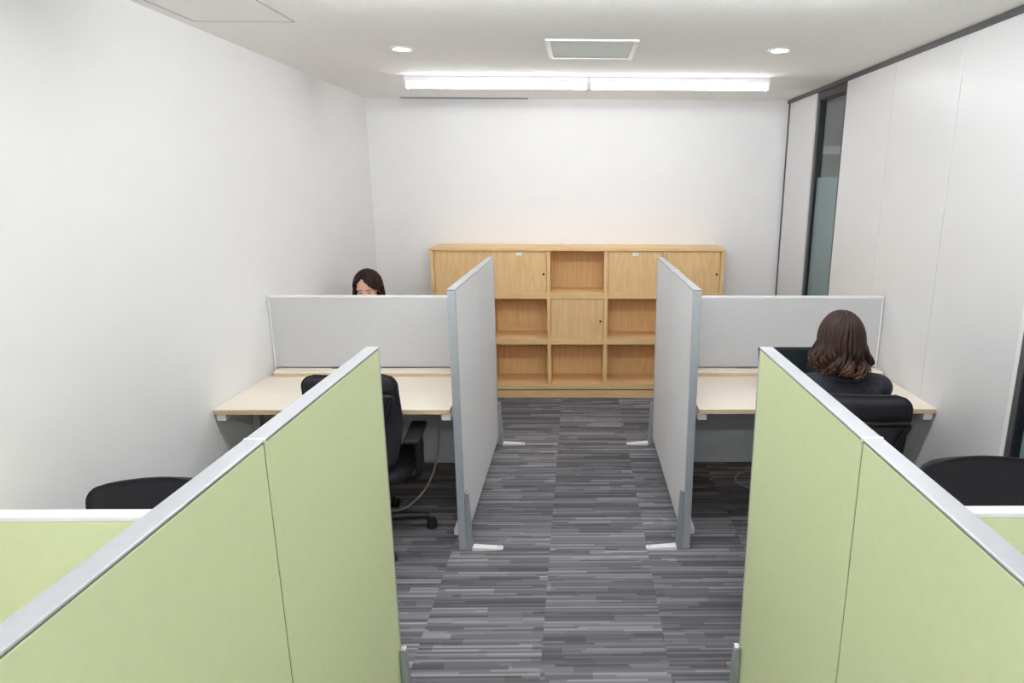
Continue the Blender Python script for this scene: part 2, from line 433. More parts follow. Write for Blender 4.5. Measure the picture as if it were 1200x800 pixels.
# ------------------------------------------------------------------ partitions
def partition(s, y0, y1, h, fab, label, xin, xout, pw=.018):
    """s = -1 left, 1 right of the aisle; xin/xout = distance of the faces from x = 0"""
    cx = s * (xin + xout) / 2; w = (xout - xin) / 2
    t = thing('partition_screen', label, 'partition', (cx, (y0 + y1) / 2, 0), 0)
    L = (y1 - y0) / 2
    for k in (-1, 1):
        a, b = (-L + pw, -.002) if k < 0 else (.002, L - pw)
        bm = B(-w + .001, w - .001, a, b, .055, h - .008, bev=.003)
        obj('panel', bm, fab, t)
        a2, b2 = (-L, -.001) if k < 0 else (.001, L)
        obj('top_cap', B(-w - .0005, w + .0005, a2, b2, h - .006, h, bev=.002), m_alu, t)
        obj('cap_groove', B(-w + .002, w - .002, a2 + .002 * (k < 0), b2 - .002 * (k > 0), h - .0085, h - .0062), m_gap, t)
    obj('bottom_rail', B(-w + .006, w - .006, -L + .018, L - .018, .04, .055), m_post, t)
    obj('cap_joint', B(-w - .001, w + .001, -.0035, .0035, h - .0075, h + .0012, bev=.001), m_whitepaint, t)
    obj('centre_joint', B(-w + .003, w - .003, -.002, .002, .055, h - .009), m_gap, t)
    for k in (-1, 1):
        a, b = sorted((k * L, k * (L - pw)))
        obj('end_post', B(-w, w, a, b, .004, h - .0085, bev=.0025), m_post, t)
        # stabiliser: upright bar on the aisle face and a flat foot on the floor
        yb0, yb1 = sorted((k * (L - .002), k * (L - .028)))
        xi = -s * w
        bm = bmesh.new(); box(bm, *sorted((xi - s * .0012, xi - s * .020)), yb0, yb1, .0, .315)
        for v in bm.verts:                            # the upright flares towards the floor
            if v.co.z < .01 and abs(v.co.x - (xi - s * .020)) < .001: v.co.x = xi - s * .034
        bmesh.ops.bevel(bm, geom=bm.edges[:], offset=.002, segments=2, affect='EDGES')
        f = obj('stabilizer', bm, m_bar, t)
        obj('stabilizer_tip', B(*sorted((xi - s * .0015, xi - s * .0195)), yb0 + .0005, yb1 - .0005, .315, .321, bev=.002), m_steel, f)
        x0, x1 = xi - s * .030, xi - s * .185
        ym = (yb0 + yb1) / 2
        bm = prism(bmesh.new(), [(x0, ym - .019), (x0, ym + .019), (x1 + s * .006, ym + .015), (x1, ym + .010), (x1, ym - .010), (x1 + s * .006, ym - .015)], 0, .018)
        for v in bm.verts:
            if v.co.z > .01 and abs(v.co.x - x1) < .01: v.co.z = .009
        ft = obj('foot_plate', bm, m_whitepaint, t)
        for dx in (.014, .024): obj('screw', lathe(bmesh.new(), [(.003, .009), (.003, .0115)], 10, (x1 + s * dx, ym, 0)), m_trimdark, ft)
        if True:
            obj('side_bolt', lathe(bmesh.new(), [(.006, 0), (.006, .006)], 12, (xi - s * .02, ym + k * 0, .10), 'X'), m_steel, f)
    return t
partition(-1, 2.891, 4.263, 1.349, m_partfab, 'grey fabric freestanding partition on the left side of the carpeted aisle', .5695, .6075)
partition(1, 2.891, 4.263, 1.349, m_partfab, 'grey fabric freestanding partition on the right side of the carpeted aisle', .5365, .5745)
partition(-1, .416, 1.822, 1.349, m_greenfab, 'green fabric freestanding partition with silver cap in the left foreground', .5905, .6285, pw=.006)
partition(1, .416, 1.822, 1.349, m_greenfab, 'green fabric freestanding partition with silver cap in the right foreground', .5435, .5825, pw=.006)

# ------------------------------------------------------------------ desks
def desk(x0, x1, yc, fab, label, wall, near_half=True):
    """double-sided desk with a screen along its middle; wall = -1 / 1, the side of the room wall"""
    t = thing('double_desk', label, 'desk', ((x0 + x1) / 2, yc, 0))
    h = (x1 - x0) / 2
    for k in (-1, 1):
        a, b = sorted((k * .105, k * .662))
        obj('worktop', B(-h, h, a, b, DZ - .004, DZ, bev=.0015, seg=1), m_maple, t)
        o = obj('edge_band', B(-h + .0005, h - .0005, a + .0005, b - .0005, DZ - .0255, DZ - .004), m_mapleedge, t)
        a, b = sorted((k * .024, k * .1035))
        r = obj('cable_cover', B(-h + .035, h - .004, a, b, DZ + .001, DZ + .026, bev=.002), m_maple, t)
        obj('cover_edge', B(-h + .0355, h - .0045, *sorted((k * .1036, k * .1052)), DZ + .001, DZ + .017), m_mapleedge, t)
        g = obj('cable_slot', B(-h + .34, -h + .46, *sorted((k * .028, k * .034)), DZ + .0258, DZ + .0266), m_blackplastic, t)
    obj('cable_trough', B(-h + .05, h - .05, -.10, .10, DZ - .10, DZ - .096), m_modesty, t)
    # screen
    sc = obj('desk_screen', B(-h + .012, h - .012, -.014, .014, DZ + .028, 1.186, bev=.003), fab, t)
    obj('screen_cap', B(-h + .003, h - .003, -.0155, .0155, 1.186, 1.198, bev=.003), m_whitepaint, t)
    for sx in (-1, 1):
        obj('screen_edge', B(*sorted((sx * (h - .003), sx * (h - .0125))), -.0155, .0155, DZ - .02, 1.186, bev=.002), m_whitepaint, t)
    obj('modesty_panel', B(-h + .07, h - .07, -.145, -.138, .235, DZ - .03, bev=.002), m_modesty, t)
    obj('panel_lip', B(-h + .07, h - .07, -.152, -.13, .229, .241, bev=.002), m_modesty, t)
    for sx in (-1, 1):
        # the aisle-side frame stands right at the end, the wall-side one a little in
        xm = sx * (h - (.030 if sx == wall else .006))
        lg = obj('leg', B(xm - .025, xm + .018, -.60, .60, DZ - .060, DZ - .027, bev=.004), m_whitepaint, t)
        for y in (-.31, .31): obj('leg_post', B(xm - .02, xm + .018, y - .028, y + .028, .05, DZ - .060, bev=.004), m_alu, lg)
        bm = box(bmesh.new(), xm - .02, xm + .018, -.575, .575, .008, .058, bev=.004)
        for v in bm.verts:
            if v.co.z > .04 and abs(v.co.y) > .5: v.co.z = .040
        obj('leg_foot', bm, m_whitepaint, lg)
        for y in (-.54, .54): obj('leveller', lathe(bmesh.new(), [(.016, 0), (.016, .009)], 12, (xm, y, 0)), m_blackplastic, lg)
        xb = xm if sx == wall else xm - sx * .014
        for y in (-.632, .632):
            obj('bracket', B(xb - .024, xb + .022, y - .02, y + .02, DZ - .062, DZ - .0265, bev=.004), m_whitepaint, lg)
    return t
desk(WL + .003, -.632, 3.598, m_greyfab, 'pale maple double-sided desk with grey screen beside the left wall, empty chair tucked under it', -1)
desk(.599, WR - .003, 3.598, m_greyfab, 'pale maple double-sided desk with grey screen on the right where the suited person sits', 1)
desk(WL + .003, -.652, 1.119, m_greenfab, 'desk with a low green screen at the left edge of the foreground', -1)
desk(.607, WR - .003, 1.119, m_greenfab, 'desk with a low green screen at the right edge of the foreground', 1)

# ------------------------------------------------------------------ office chairs
def chair(x, y, rz, label, top=1.0, seat=.45, arms=True, hw=.225, base_rot=.9):
    t = thing('office_chair', label, 'office chair', (x, y, 0), rz, 'black office chairs')
    # five-star base
    bm = bmesh.new()
    lathe(bm, [(.028, .065), (.045, .07), (.045, .115), (.03, .125)], 20)
    RB = .285
    for k in range(5):
        a = base_rot + 2 * PI * k / 5
        d = V((math.cos(a), math.sin(a), 0))
        tube(bm, [d * .02 + V((0, 0, .10)), d * .16 + V((0, 0, .092)), d * RB + V((0, 0, .075))], 0, 10, rs=[.026, .021, .015])
    smooth_by_angle(obj('star_base', bm, m_blackplastic, t))
    for k in range(5):
        a = base_rot + 2 * PI * k / 5
        d = V((math.cos(a), math.sin(a), 0)); n = V((-d.y, d.x, 0))
        c = d * RB
        cs = tube(bmesh.new(), [c + V((0, 0, .08)), c + V((0, 0, .05)), c + V((0, 0, .03)) + d * .012], .0075, 8)
        fk = obj('caster', cs, m_blackplastic, t, True)
        for s_ in (-1, 1):
            p = c + d * .012 + V((0, 0, .0275))
            smooth_by_angle(obj('caster_wheel', tube(bmesh.new(), [p + n * (s_ * .005), p + n * (s_ * .008), p + n * (s_ * .022), p + n * (s_ * .025)], 0, 18, rs=[.022, .0272, .0272, .022]), m_rubber, fk))
    smooth_by_angle(obj('gas_column', lathe(bmesh.new(), [(.024, .10), (.024, .27), (.016, .272), (.016, seat - .085)], 18), m_blackplastic, t))
    bm = B(-.11, .11, -.15, .13, seat - .10, seat - .062, bev=.012)
    smooth_by_angle(obj('mechanism', bm, m_blackplastic, t))
    # seat cushion
    bm = bmesh.new(); nu, nv = 20, 20; top_, bot_ = [], []
    for j in range(nv + 1):
        rt, rb = [], []
        for i in range(nu + 1):
            u, v = -1 + 2 * i / nu, -1 + 2 * j / nv
            # square to rounded square
            k = (1 - .5 * abs(u * v) ** 3 * .32)
            px, py = .235 * u * k, .03 + .225 * v * k
            edge = max(abs(u), abs(v))
            rnd = (1 - max(0, (edge - .80) / .20) ** 2.0)
            z = seat - .014 * (1 - rnd) * 2.0 + .008 * (abs(u) ** 2) - (.03 * max(0, v - .6) ** 1.5)
            rt.append(bm.verts.new((px, py, z))); rb.append(bm.verts.new((px * .96, .03 + (py - .03) * .96, seat - .06)))
        top_.append(rt); bot_.append(rb)
    for j in range(nv):
        for i in range(nu):
            bm.faces.new((top_[j][i], top_[j][i + 1], top_[j + 1][i + 1], top_[j + 1][i]))
            bm.faces.new((bot_[j][i], bot_[j + 1][i], bot_[j + 1][i + 1], bot_[j][i + 1]))
    for i in range(nu):
        bm.faces.new((top_[0][i], bot_[0][i], bot_[0][i + 1], top_[0][i + 1])); bm.faces.new((top_[nv][i], top_[nv][i + 1], bot_[nv][i + 1], bot_[nv][i]))
    for j in range(nv):
        bm.faces.new((top_[j][0], top_[j + 1][0], bot_[j + 1][0], bot_[j][0])); bm.faces.new((top_[j][nu], bot_[j][nu], bot_[j + 1][nu], top_[j + 1][nu]))
    obj('seat', bm, m_blackfab, t, True)
    # backrest: curved, padded at the top, tapering to the waist
    zb = top - .50
    def spine(v):                                # y of the middle line, v = 0 bottom .. 1 top
        return -.205 - .03 * v * v + .028 * math.sin(PI * min(1, v * 1.25)) * (v < .8)
    def halfw(v):
        w = hw * (.78 + .22 * min(1, v / .45) ** .8)
        r = .13
        if v > 1 - r: w -= .066 * (1 - math.sqrt(max(0, 1 - ((v - (1 - r)) / r) ** 2)))
        if v < .10: w -= .06 * (1 - math.sqrt(max(0, 1 - ((.10 - v) / .10) ** 2)))
        return w
    def bpt(u, v, off):
        w = halfw(v)
        return V((u * w, spine(v) + .034 * u * u + off, zb + .50 * v - .005 * u * u * v ** 6))
    nu, nv = 22, 40; F, Bk = [], []
    bm = bmesh.new()
    for j in range(nv + 1):
        v = j / nv; v = .5 - .5 * math.cos(PI * v) if False else v
        f_, b_ = [], []
        for i in range(nu + 1):
            u = -1 + 2 * i / nu
            e = max(0, 1 - abs(u) ** 8) ** .5 * max(.0, min(1, (1 - v) / .035, (v + .0) / .03)) ** .5
            th = .028 if v < .82 else .028 + .020 * min(1, (v - .82) / .02)
            f_.append(bm.verts.new(bpt(u, v, .018 * e + .001))); b_.append(bm.verts.new(bpt(u, v, -th * e + .016)))
        F.append(f_); Bk.append(b_)
    for j in range(nv):
        for i in range(nu):
            bm.faces.new((F[j][i], F[j][i + 1], F[j + 1][i + 1], F[j + 1][i]))
            bm.faces.new((Bk[j][i], Bk[j + 1][i], Bk[j + 1][i + 1], Bk[j][i + 1]))
    for i in range(nu):
        bm.faces.new((F[0][i], Bk[0][i], Bk[0][i + 1], F[0][i + 1])); bm.faces.new((F[nv][i], F[nv][i + 1], Bk[nv][i + 1], Bk[nv][i]))
    for j in range(nv):
        bm.faces.new((F[j][0], F[j + 1][0], Bk[j + 1][0], Bk[j][0])); bm.faces.new((F[j][nu], Bk[j][nu], Bk[j + 1][nu], F[j + 1][nu]))
    obj('backrest', bm, m_blackfab, t, True)
    # rear frame: a hoop below the padded top, tapering to the spine
    pts = []
    for i in range(9): pts.append(bpt(-.9 + 1.8 * i / 8, .80 + (.0 if 0 < i < 8 else -.015), -.034))
    for v in (.70, .55, .40, .25, .14): pts.append(bpt(.92 * (.35 + .65 * (v - .1) / .7), v, -.038))
    left = [V((-p.x, p.y, p.z)) for p in pts[9:]][::-1]
    hoop = bez(left + pts, 70)
    hoop.append(hoop[0])
    smooth_by_angle(obj('back_frame', tube(bmesh.new(), hoop, .0105, 10), m_blackplastic, t), 60)
    bm = bmesh.new(); g = []
    for j in range(13):
        v = .14 + (.80 - .14) * j / 12; k = .92 * (.35 + .65 * (v - .1) / .7) if v < .7 else .90
        g.append([bm.verts.new(bpt(k * (-1 + i / 6), v, -.030)) for i in range(13)])
    for j in range(12):
        for i in range(12): bm.faces.new((g[j][i], g[j][i + 1], g[j + 1][i + 1], g[j + 1][i]))
    mo = obj('back_mesh', bm, m_mesh, t, True)
    md = mo.modifiers.new('thickness', 'SOLIDIFY'); md.thickness = .004
    bm = tube(bmesh.new(), bez([(0, -.10, seat - .08), (0, -.20, seat - .07), (0, -.245, seat - .01), tuple(bpt(0, .14, -.045)), tuple(bpt(0, .24, -.045))], 24), .024, 12)
    smooth_by_angle(obj('spine_bar', bm, m_blackplastic, t))
    if arms:
        for s_ in (-1, 1):
            bm = tube(bmesh.new(), bez([(s_ * .10, -.05, seat - .08), (s_ * .22, -.06, seat - .085), (s_ * .272, -.07, seat - .04), (s_ * .28, -.075, seat + .06)], 18), .017, 10)
            box(bm, s_ * .28 - .016, s_ * .28 + .016, -.112, -.042, seat + .00, seat + .175, bev=.008)
            lathe(bm, [(.016, -.006), (.016, .006)], 14, (s_ * .28, -.042, seat + .10), 'Y')
            a = obj('armrest', bm, m_blackplastic, t); smooth_by_angle(a)
            bm = B(s_ * .28 - .040, s_ * .28 + .040, -.225, .04, seat + .175, seat + .202, bev=.011, seg=3)
            for v in bm.verts:
                if v.co.y > -.06: v.co.x -= s_ * .22 * (v.co.y + .06)
            smooth_by_angle(obj('arm_pad', bm, m_rubber, a), 50)
    return t
chair(-1.082, 3.045, math.radians(1), 'black office chair with armrests tucked under the left maple desk, empty', .955, .43, base_rot=math.radians(13))
chair(1.055, 2.43, math.radians(-7), 'black office chair with the suited person sitting in it at the right desk', 1.065, .46)
chair(-1.335, 1.665, PI, 'black office chair behind the green desk screen at the left edge, only its top showing', .895, .41)
chair(1.325, 1.665, PI, 'black office chair behind the green desk screen at the right edge, its rounded top showing', .962, .44, hw=.235)
chair(-1.50, 4.70, PI, 'black office chair of the person behind the grey left desk screen', .93, .41)

# ------------------------------------------------------------------ things on and under the desks
def laptop():
    t = thing('laptop', 'open black laptop with dark screen on the right desk in front of the suited person', 'laptop', (1.155, 3.215, DZ))
    w = .185
    obj('laptop_base', B(-w, w, -.25, 0, .001, .018, bev=.004), m_blackplastic, t)
    bm = bmesh.new()
    for r in range(5):
        for c in range(13): box(bm, -.165 + c * .0254, -.165 + c * .0254 + .021, -.13 + r * .021, -.13 + r * .021 + .017, .018, .0198, bev=.001, seg=1)
    obj('keyboard', bm, m_rubber, t)
    obj('touchpad', B(-.05, .05, -.225, -.15, .018, .0186), m_blackplastic, t)
    lid = obj('lid', B(-w, w, -.004, .005, .0, .222, bev=.003), m_blackplastic, t); lid.location = (0, .002, .016); lid.rotation_euler = (math.radians(-14), 0, 0)
    obj('display', B(-w + .008, w - .008, -.0052, -.0042, .02, .206), m_screen, lid)
laptop()
def cable(pts, label, r=.005, ):
    bm = tube(bmesh.new(), bez(pts, 48), r, 10)
    o = obj('power_cable', bm, m_cable, None, True); return tag(o, label, 'cable')
cable([(-.80, 3.42, DZ - .10), (-.795, 3.41, .55), (-.81, 3.38, .30), (-.86, 3.30, .15), (-.97, 3.24, .05), (-1.10, 3.30, .008), (-1.25, 3.42, .006)], 'grey cable hanging under the left maple desk beside the empty chair', .006)
cable([(1.32, 3.56, .644), (1.33, 3.60, .35), (1.27, 3.74, .06), (1.11, 3.79, .008), (1.005, 3.69, .006), (1.04, 3.57, .006), (1.20, 3.50, .006)], 'grey cable looping on the carpet under the right desk', .006)

# ------------------------------------------------------------------ people
def capsule(bm, a, b, ra, rb, n=14, m=5):
    a, b = V(a), V(b); d = b - a; L = d.length
    d = d.normalized() if L > 1e-6 else V((0, 0, 1))
    x, y = frame_of(d); rings = []
    for k in range(m + 1):
        th = -PI / 2 + (PI / 2) * k / m
        rings.append((a + d * (ra * math.sin(th)), ra * math.cos(th)))
    for k in range(m + 1):
        th = (PI / 2) * k / m
        rings.append((b + d * (rb * math.sin(th)), rb * math.cos(th)))
    R = []
    for c, r in rings:
        r = max(r, 1e-4)
        R.append([bm.verts.new(c + x * r * math.cos(2 * PI * k / n) + y * r * math.sin(2 * PI * k / n)) for k in range(n)])
    for p, q in zip(R, R[1:]):
        for k in range(n): bm.faces.new((p[k], p[(k + 1) % n], q[(k + 1) % n], q[k]))
    bm.faces.new(R[0][::-1]); bm.faces.new(R[-1])
def ellipsoid(bm, c, r, mat=None):
    res = bmesh.ops.create_icosphere(bm, subdivisions=3, radius=1.0)
    for v in res['verts']:
        p = V((v.co.x * r[0], v.co.y * r[1], v.co.z * r[2]))
        if mat: p = mat @ p
        v.co = V(c) + p
def fuse(bm, voxel, it=6, fac=.5):
    """union of closed overlapping shapes into one continuous skin"""
    me = bpy.data.meshes.new('tmp'); bmesh.ops.recalc_face_normals(bm, faces=bm.faces[:]); bm.to_mesh(me); bm.free()
    o = bpy.data.objects.new('tmp', me); COL.objects.link(o)
    r = o.modifiers.new('r', 'REMESH'); r.mode = 'VOXEL'; r.voxel_size = voxel; r.adaptivity = 0
    s = o.modifiers.new('s', 'SMOOTH'); s.iterations = it; s.factor = fac
    dg = bpy.context.evaluated_depsgraph_get()
    out = bpy.data.meshes.new_from_object(o.evaluated_get(dg))
    bpy.data.objects.remove(o); bpy.data.meshes.remove(me)
    return out
def ik(S, W, l1, l2, pole):
    d = W - S; L = min(d.length, (l1 + l2) * .998); u = d.normalized()
    a = (l1 * l1 - l2 * l2 + L * L) / (2 * L); h = math.sqrt(max(0, l1 * l1 - a * a))
    p = pole - u * pole.dot(u)
    return S + u * a + p.normalized() * h

def hash01(i, s): return (math.sin(i * 12.9898 + s * 78.233) * 43758.5453) % 1.0
def person(x, y, rz, label, seat, lean, tilt, wrist, hair_kind, turn=0, scale=1.0):
    hz = seat + .085
    sl, cl = math.sin(lean), math.cos(lean)
    def sp(d, y=0, x=0): return V((x, sl * d + cl * y, hz + cl * d - sl * y))     # a point along the leaning spine
    neck0 = sp(.485, .0); head = neck0 + V((0, .035 + sl * .06, .155))
    HM = M.Rotation(turn, 3, 'Z') @ M.Rotation(-tilt, 3, 'X')
    hp = lambda a, b, c: head + HM @ V((a, b, c))
    # joints
    J = {}
    for s in (-1, 1):
        S = sp(.440, 0, s * .150); W = V((s * wrist[0], wrist[1], wrist[2]))
        E = ik(S, W, .265, .232, V((s * .55, -.25, -1)))
        J[s] = dict(S=S, E=E, W=W, hip=V((s * .085, .02, hz)), knee=V((s * .095, .41, hz - .01)), ank=V((s * .10, .40, .085)))
    def torso(bm, g):
        ellipsoid(bm, sp(.02, .0), (.165 + g, .115 + g, .11 + g))
        ellipsoid(bm, sp(.17, .01), (.125 + g, .095 + g, .15 + g))
        ellipsoid(bm, sp(.32, .005), (.140 + g, .100 + g, .16 + g))
        for s in (-1, 1):
            ellipsoid(bm, sp(.30, .075, s * .062), (.058 + g, .05 + g, .06 + g))
            capsule(bm, sp(.43, -.01, s * .02), J[s]['S'] + V((0, 0, -.005)), .055 + g, .050 + g)
            capsule(bm, sp(.30, -.03, s * .07), sp(.41, -.02, s * .10), .075 + g, .055 + g)
    def arms(bm, g, gl):
        for s in (-1, 1):
            j = J[s]
            capsule(bm, j['S'], j['E'], .047 + g, .036 + g)
            We = j['W'] + (j['E'] - j['W']) * (.10 if gl else 0)
            capsule(bm, j['E'], We, .037 + g, (.026 + g) if gl else .023)
    def legs(bm, g, cut):
        for s in (-1, 1):
            j = J[s]
            capsule(bm, j['hip'], j['knee'], .083 + g, .056 + g)
            capsule(bm, j['knee'], j['ank'] + V((0, 0, .03 if cut else 0)), .053 + g, (.034 + g * 1.6))
            if not cut:
                mid = j['knee'] * .65 + j['ank'] * .35 + V((0, -.014, 0)); ellipsoid(bm, mid, (.047, .05, .11))
                capsule(bm, j['ank'] + V((0, -.02, -.03)), j['ank'] + V((0, .13, -.058)), .034, .022)
    # ---- the body, one continuous skin
    bm = bmesh.new()
    torso(bm, 0); arms(bm, 0, False); legs(bm, 0, False)
    capsule(bm, neck0 + V((0, -.005, -.03)), hp(0, -.022, -.06), .052, .047)
    ellipsoid(bm, hp(0, -.012, .030), (.074, .094, .086), HM)
    ellipsoid(bm, hp(0, .020, -.030), (.062, .066, .078), HM)
    ellipsoid(bm, hp(0, .048, -.082), (.030, .030, .026), HM)          # chin
    for s in (-1, 1):
        ellipsoid(bm, hp(s * .037, .050, -.030), (.028, .028, .030), HM)  # cheeks
        ellipsoid(bm, hp(s * .032, .066, .021), (.026, .016, .011), HM)   # brow
        ellipsoid(bm, hp(s * .073, -.006, -.012), (.009, .020, .031), HM) # ears
        ellipsoid(bm, hp(s * .013, .084, -.036), (.009, .010, .008), HM)
        ellipsoid(bm, hp(s * .031, .067, .000), (.016, .013, .011), HM)   # eyelids
    capsule(bm, hp(0, .080, .012), hp(0, .098, -.032), .008, .0105)
    ellipsoid(bm, hp(0, .080, -.060), (.021, .010, .008), HM)
    for s in (-1, 1):                                                   # hands: palm, four fingers, thumb
        W = J[s]['W']; fw = (W - J[s]['E']).normalized()
        fwd = V((-s * .16 + fw.x * .2, 1, -.10)).normalized(); side = V((0, 0, 1)).cross(fwd).normalized() * (-s)   # side points to the little finger (outwards)
        up = fwd.cross(side); up = up if up.z > 0 else -up
        P = lambda a, b, c: W + fwd * a + side * b + up * c
        for k, (b, L) in enumerate(((-.026, .068), (-.009, .077), (.009, .071), (.025, .056))):
            kn = P(.080 - abs(b + .006) * .25, b, .006)
            capsule(bm, P(.0, b * .45, 0), kn, .0145, .0100, 10, 4)
            ang = 0; q = kn; seg = (.45, .32, .25); r = (.0088, .0080, .0074, .0066)
            for i in range(3):
                ang += (.35, .50, .35)[i]
                q2 = q + (fwd * math.cos(ang) - up * math.sin(ang) + side * b * 1.2) .normalized() * L * seg[i]
                capsule(bm, q, q2, r[i], r[i + 1], 10, 4); q = q2
        q = P(.022, -.026, -.006); q2 = P(.052, -.048, -.016); q3 = P(.080, -.050, -.026)
        capsule(bm, P(.006, -.006, 0), q, .014, .012, 10, 4); capsule(bm, q, q2, .0115, .0092, 10, 4); capsule(bm, q2, q3, .0090, .0070, 10, 4)
    me = fuse(bm, .0038, 4)
    body = obj_me('person', me, m_skin, None, True)
    body.location = (x, y, 0); body.rotation_euler = (0, 0, rz)
    tag(body, label, 'person')
    # ---- clothes
    bm = bmesh.new(); torso(bm, .013); arms(bm, .010, True)
    for s in (-1, 1):
        ellipsoid(bm, J[s]['S'] + V((s * .008, 0, .010)), (.060, .066, .056))
        capsule(bm, sp(.485, -.015, s * .03), J[s]['S'] + V((s * .012, 0, .016)), .045, .050)
        capsule(bm, sp(-.06, -.02, s * .09), sp(.05, 0, s * .09), .10, .10)
    me = fuse(bm, .006, 5)
    bm = bmesh.new(); bm.from_mesh(me)
    dead = []                                                           # the V neck opening
    for f in bm.faces:
        c = f.calc_center_median(); d = (c.z - hz) * cl + c.y * sl; yy = c.y * cl - (c.z - hz) * sl
        if yy > .03 and .24 < d < .56 and abs(c.x) < .055 * (d - .24) / .2: dead.append(f)
    bmesh.ops.delete(bm, geom=dead, context='FACES')
    o = obj('jacket', bm, m_suit, body, True)
    md = o.modifiers.new('cloth', 'SOLIDIFY'); md.thickness = .003; md.offset = -1
    # collar round the neck
    bm = bmesh.new()
    pts = []
    for k in range(13):
        a = PI * (-.12 + 1.24 * k / 12)
        pts.append(sp(.492 - .05 * max(0, -math.sin(a)), 0) + V((.068 * math.cos(a), -.056 * math.sin(a) - .004, .006 * math.sin(a))))
    for s_ in (0,):
        tube(bm, [sp(.27, .118, -.012)] + [sp(.38, .088, -.055)] + pts[::-1] + [sp(.38, .088, .055)] + [sp(.27, .118, .012)], 0, 10, rs=[.006, .012] + [.014] * 13 + [.012, .006], flat=1.5)
    obj('jacket_collar', bm, m_suit, body, True)
    bm = bmesh.new(); torso(bm, .004); capsule(bm, sp(.40, 0), sp(.492, .0), .07, .056)
    obj_me('blouse', fuse(bm, .006, 5), m_blouse, body, True)
    bm = bmesh.new(); legs(bm, .010, True); ellipsoid(bm, sp(.0, .0), (.178, .128, .10))
    obj_me('trousers', fuse(bm, .007, 5), m_suit, body, True)
    for s in (-1, 1):
        j = J[s]; bm = bmesh.new()
        capsule(bm, j['ank'] + V((0, -.028, -.040)), j['ank'] + V((s * .004, .145, -.058)), .040, .026)
        ellipsoid(bm, j['ank'] + V((0, .06, -.058)), (.042, .10, .026))
        me = fuse(bm, .005, 4)
        for v in me.vertices: v.co.z = max(v.co.z, .0)
        obj_me('shoe', me, m_shoe, body, True)
    # ---- face details
    for s in (-1, 1):
        bm = bmesh.new()
        tube(bm, [hp(s * (.031 + .016 * k), .0800 - .0045 * abs(k) ** 2 - .001, -.0045 + .0025 * k * k) for k in (-1, -.6, -.2, .2, .6, 1)], 0, 8, rs=[.0008, .0019, .0023, .0023, .0019, .0008])
        obj('eyelash_line', bm, m_brow, body, True)
        bm = bmesh.new()
        tube(bm, [hp(s * (.032 + .019 * k), .0825 - .006 * k * k - .003 * k, .0215 - .003 * k * k) for k in (-1, -.5, 0, .5, 1)], 0, 8, rs=[.0016, .0030, .0032, .0025, .0010], flat=.8)
        obj('eyebrow', bm, m_brow, body, True)
    bm = bmesh.new()
    tube(bm, [hp(.021 * k, .0865 - .008 * k * k, -.057 + .002 * k * k) for k in (-1, -.5, 0, .5, 1)], 0, 8, rs=[.001, .0042, .005, .0042, .001])
    tube(bm, [hp(.020 * k, .0850 - .008 * k * k, -.066 + .004 * k * k) for k in (-1, -.5, 0, .5, 1)], 0, 8, rs=[.001, .0045, .0058, .0045, .001])
    obj('lips', bm, m_lip, body, True)
    # ---- hair: a cap plus some hundreds of locks falling from the parting
    K = hair_kind
    rnd = random.Random(K['seed'])
    bm = bmesh.new()
    HA, HB, HCz = K['cap']; off = V((0, -.014, .008))
    def on_shell(p, g):                                                # project a head-space point on the hair ellipsoid
        q = V((p.x / (HA + g), p.y / (HB + g), p.z / (HCz + g))); L = q.length
        return V((p.x / L, p.y / L, p.z / L))
    def inv_head(p): return HM.inverted() @ (p - head)
    # cap
    res = bmesh.ops.create_icosphere(bm, subdivisions=5, radius=1.0); dead = []
    for v in res['verts']:
        v.co = V((v.co.x * (HA - .005), v.co.y * (HB - .005), v.co.z * (HCz - .005)))
    def face_open(p):
        """true where the face shows"""
        if p.y < .012: return False
        lim = K['hairline'] - abs(p.x - K['part']) * K['slope'] - max(0, .06 - p.y) * .8
        return p.z < lim
    for f in bm.faces:
        c = f.calc_center_median()
        if face_open(c) or c.z < -.075: dead.append(f)
    bmesh.ops.delete(bm, geom=dead, context='FACES')
    for v in bm.verts: v.co = head + HM @ (v.co + off)
    # locks
    N = K['n']
    for i in range(N):
        sgn = -1 if i % 2 else 1
        a0 = K['az0']
        az = PI - (rnd.random() ** .85) * (PI - a0)              # 0 = face, pi = back of head
        if i < 40: az = a0 + rnd.random() * .25
        g = rnd.random(); lay = -.004 + .013 * g
        py = .075 - (az - K['az0']) / (PI - K['az0']) * .15 + rnd.uniform(-.012, .012)
        P0 = on_shell(V((K['part'] + sgn * .003 + rnd.uniform(-.003, .003), py, HCz)), lay)
        a_or = az
        if sgn < 0: az = max(az, K.get('tuck_az', 0) + rnd.random() * .12)   # tucked behind the ear
        E = V((sgn * math.sin(az) * HA, math.cos(az) * HB, -.005))
        ln = K['len'] * (1 + rnd.uniform(-.10, .06)) * (.86 + .14 * max(0, -math.cos(az)) if K['wave'] > .004 else 1)
        ph = hash01(int((az * sgn + PI) * 4.2), K['seed']) * 6.28 + rnd.uniform(-.5, .5) if K['wave'] > .004 else rnd.uniform(0, 6.28); amp = K['wave'] * rnd.uniform(.6, 1.4); fr = rnd.uniform(50, 58) if K['wave'] > .004 else 20
        pts, rs = [], []
        n1 = 9; n2 = 13
        for k in range(n1 + 1):
            s_ = k / n1
            q = P0 * (1 - s_) + E * s_
            if sgn < 0 and K.get('tuck_az'): q += V((-.012, .055, -.020)) * (math.sin(PI * s_) * max(0, 1 - (a_or - K['az0']) / .7))
            q = on_shell(q, lay)
            pts.append(head + HM @ (q + off)); rs.append(K['r'] * (.55 + .45 * s_))
        base = on_shell(E, lay)
        bw = head + HM @ (base + off)
        out = (HM @ V((base.x, base.y, 0))); out.z = 0; out.normalize(); tg = V((-out.y, out.x, 0))
        back = max(0, -math.cos(az))
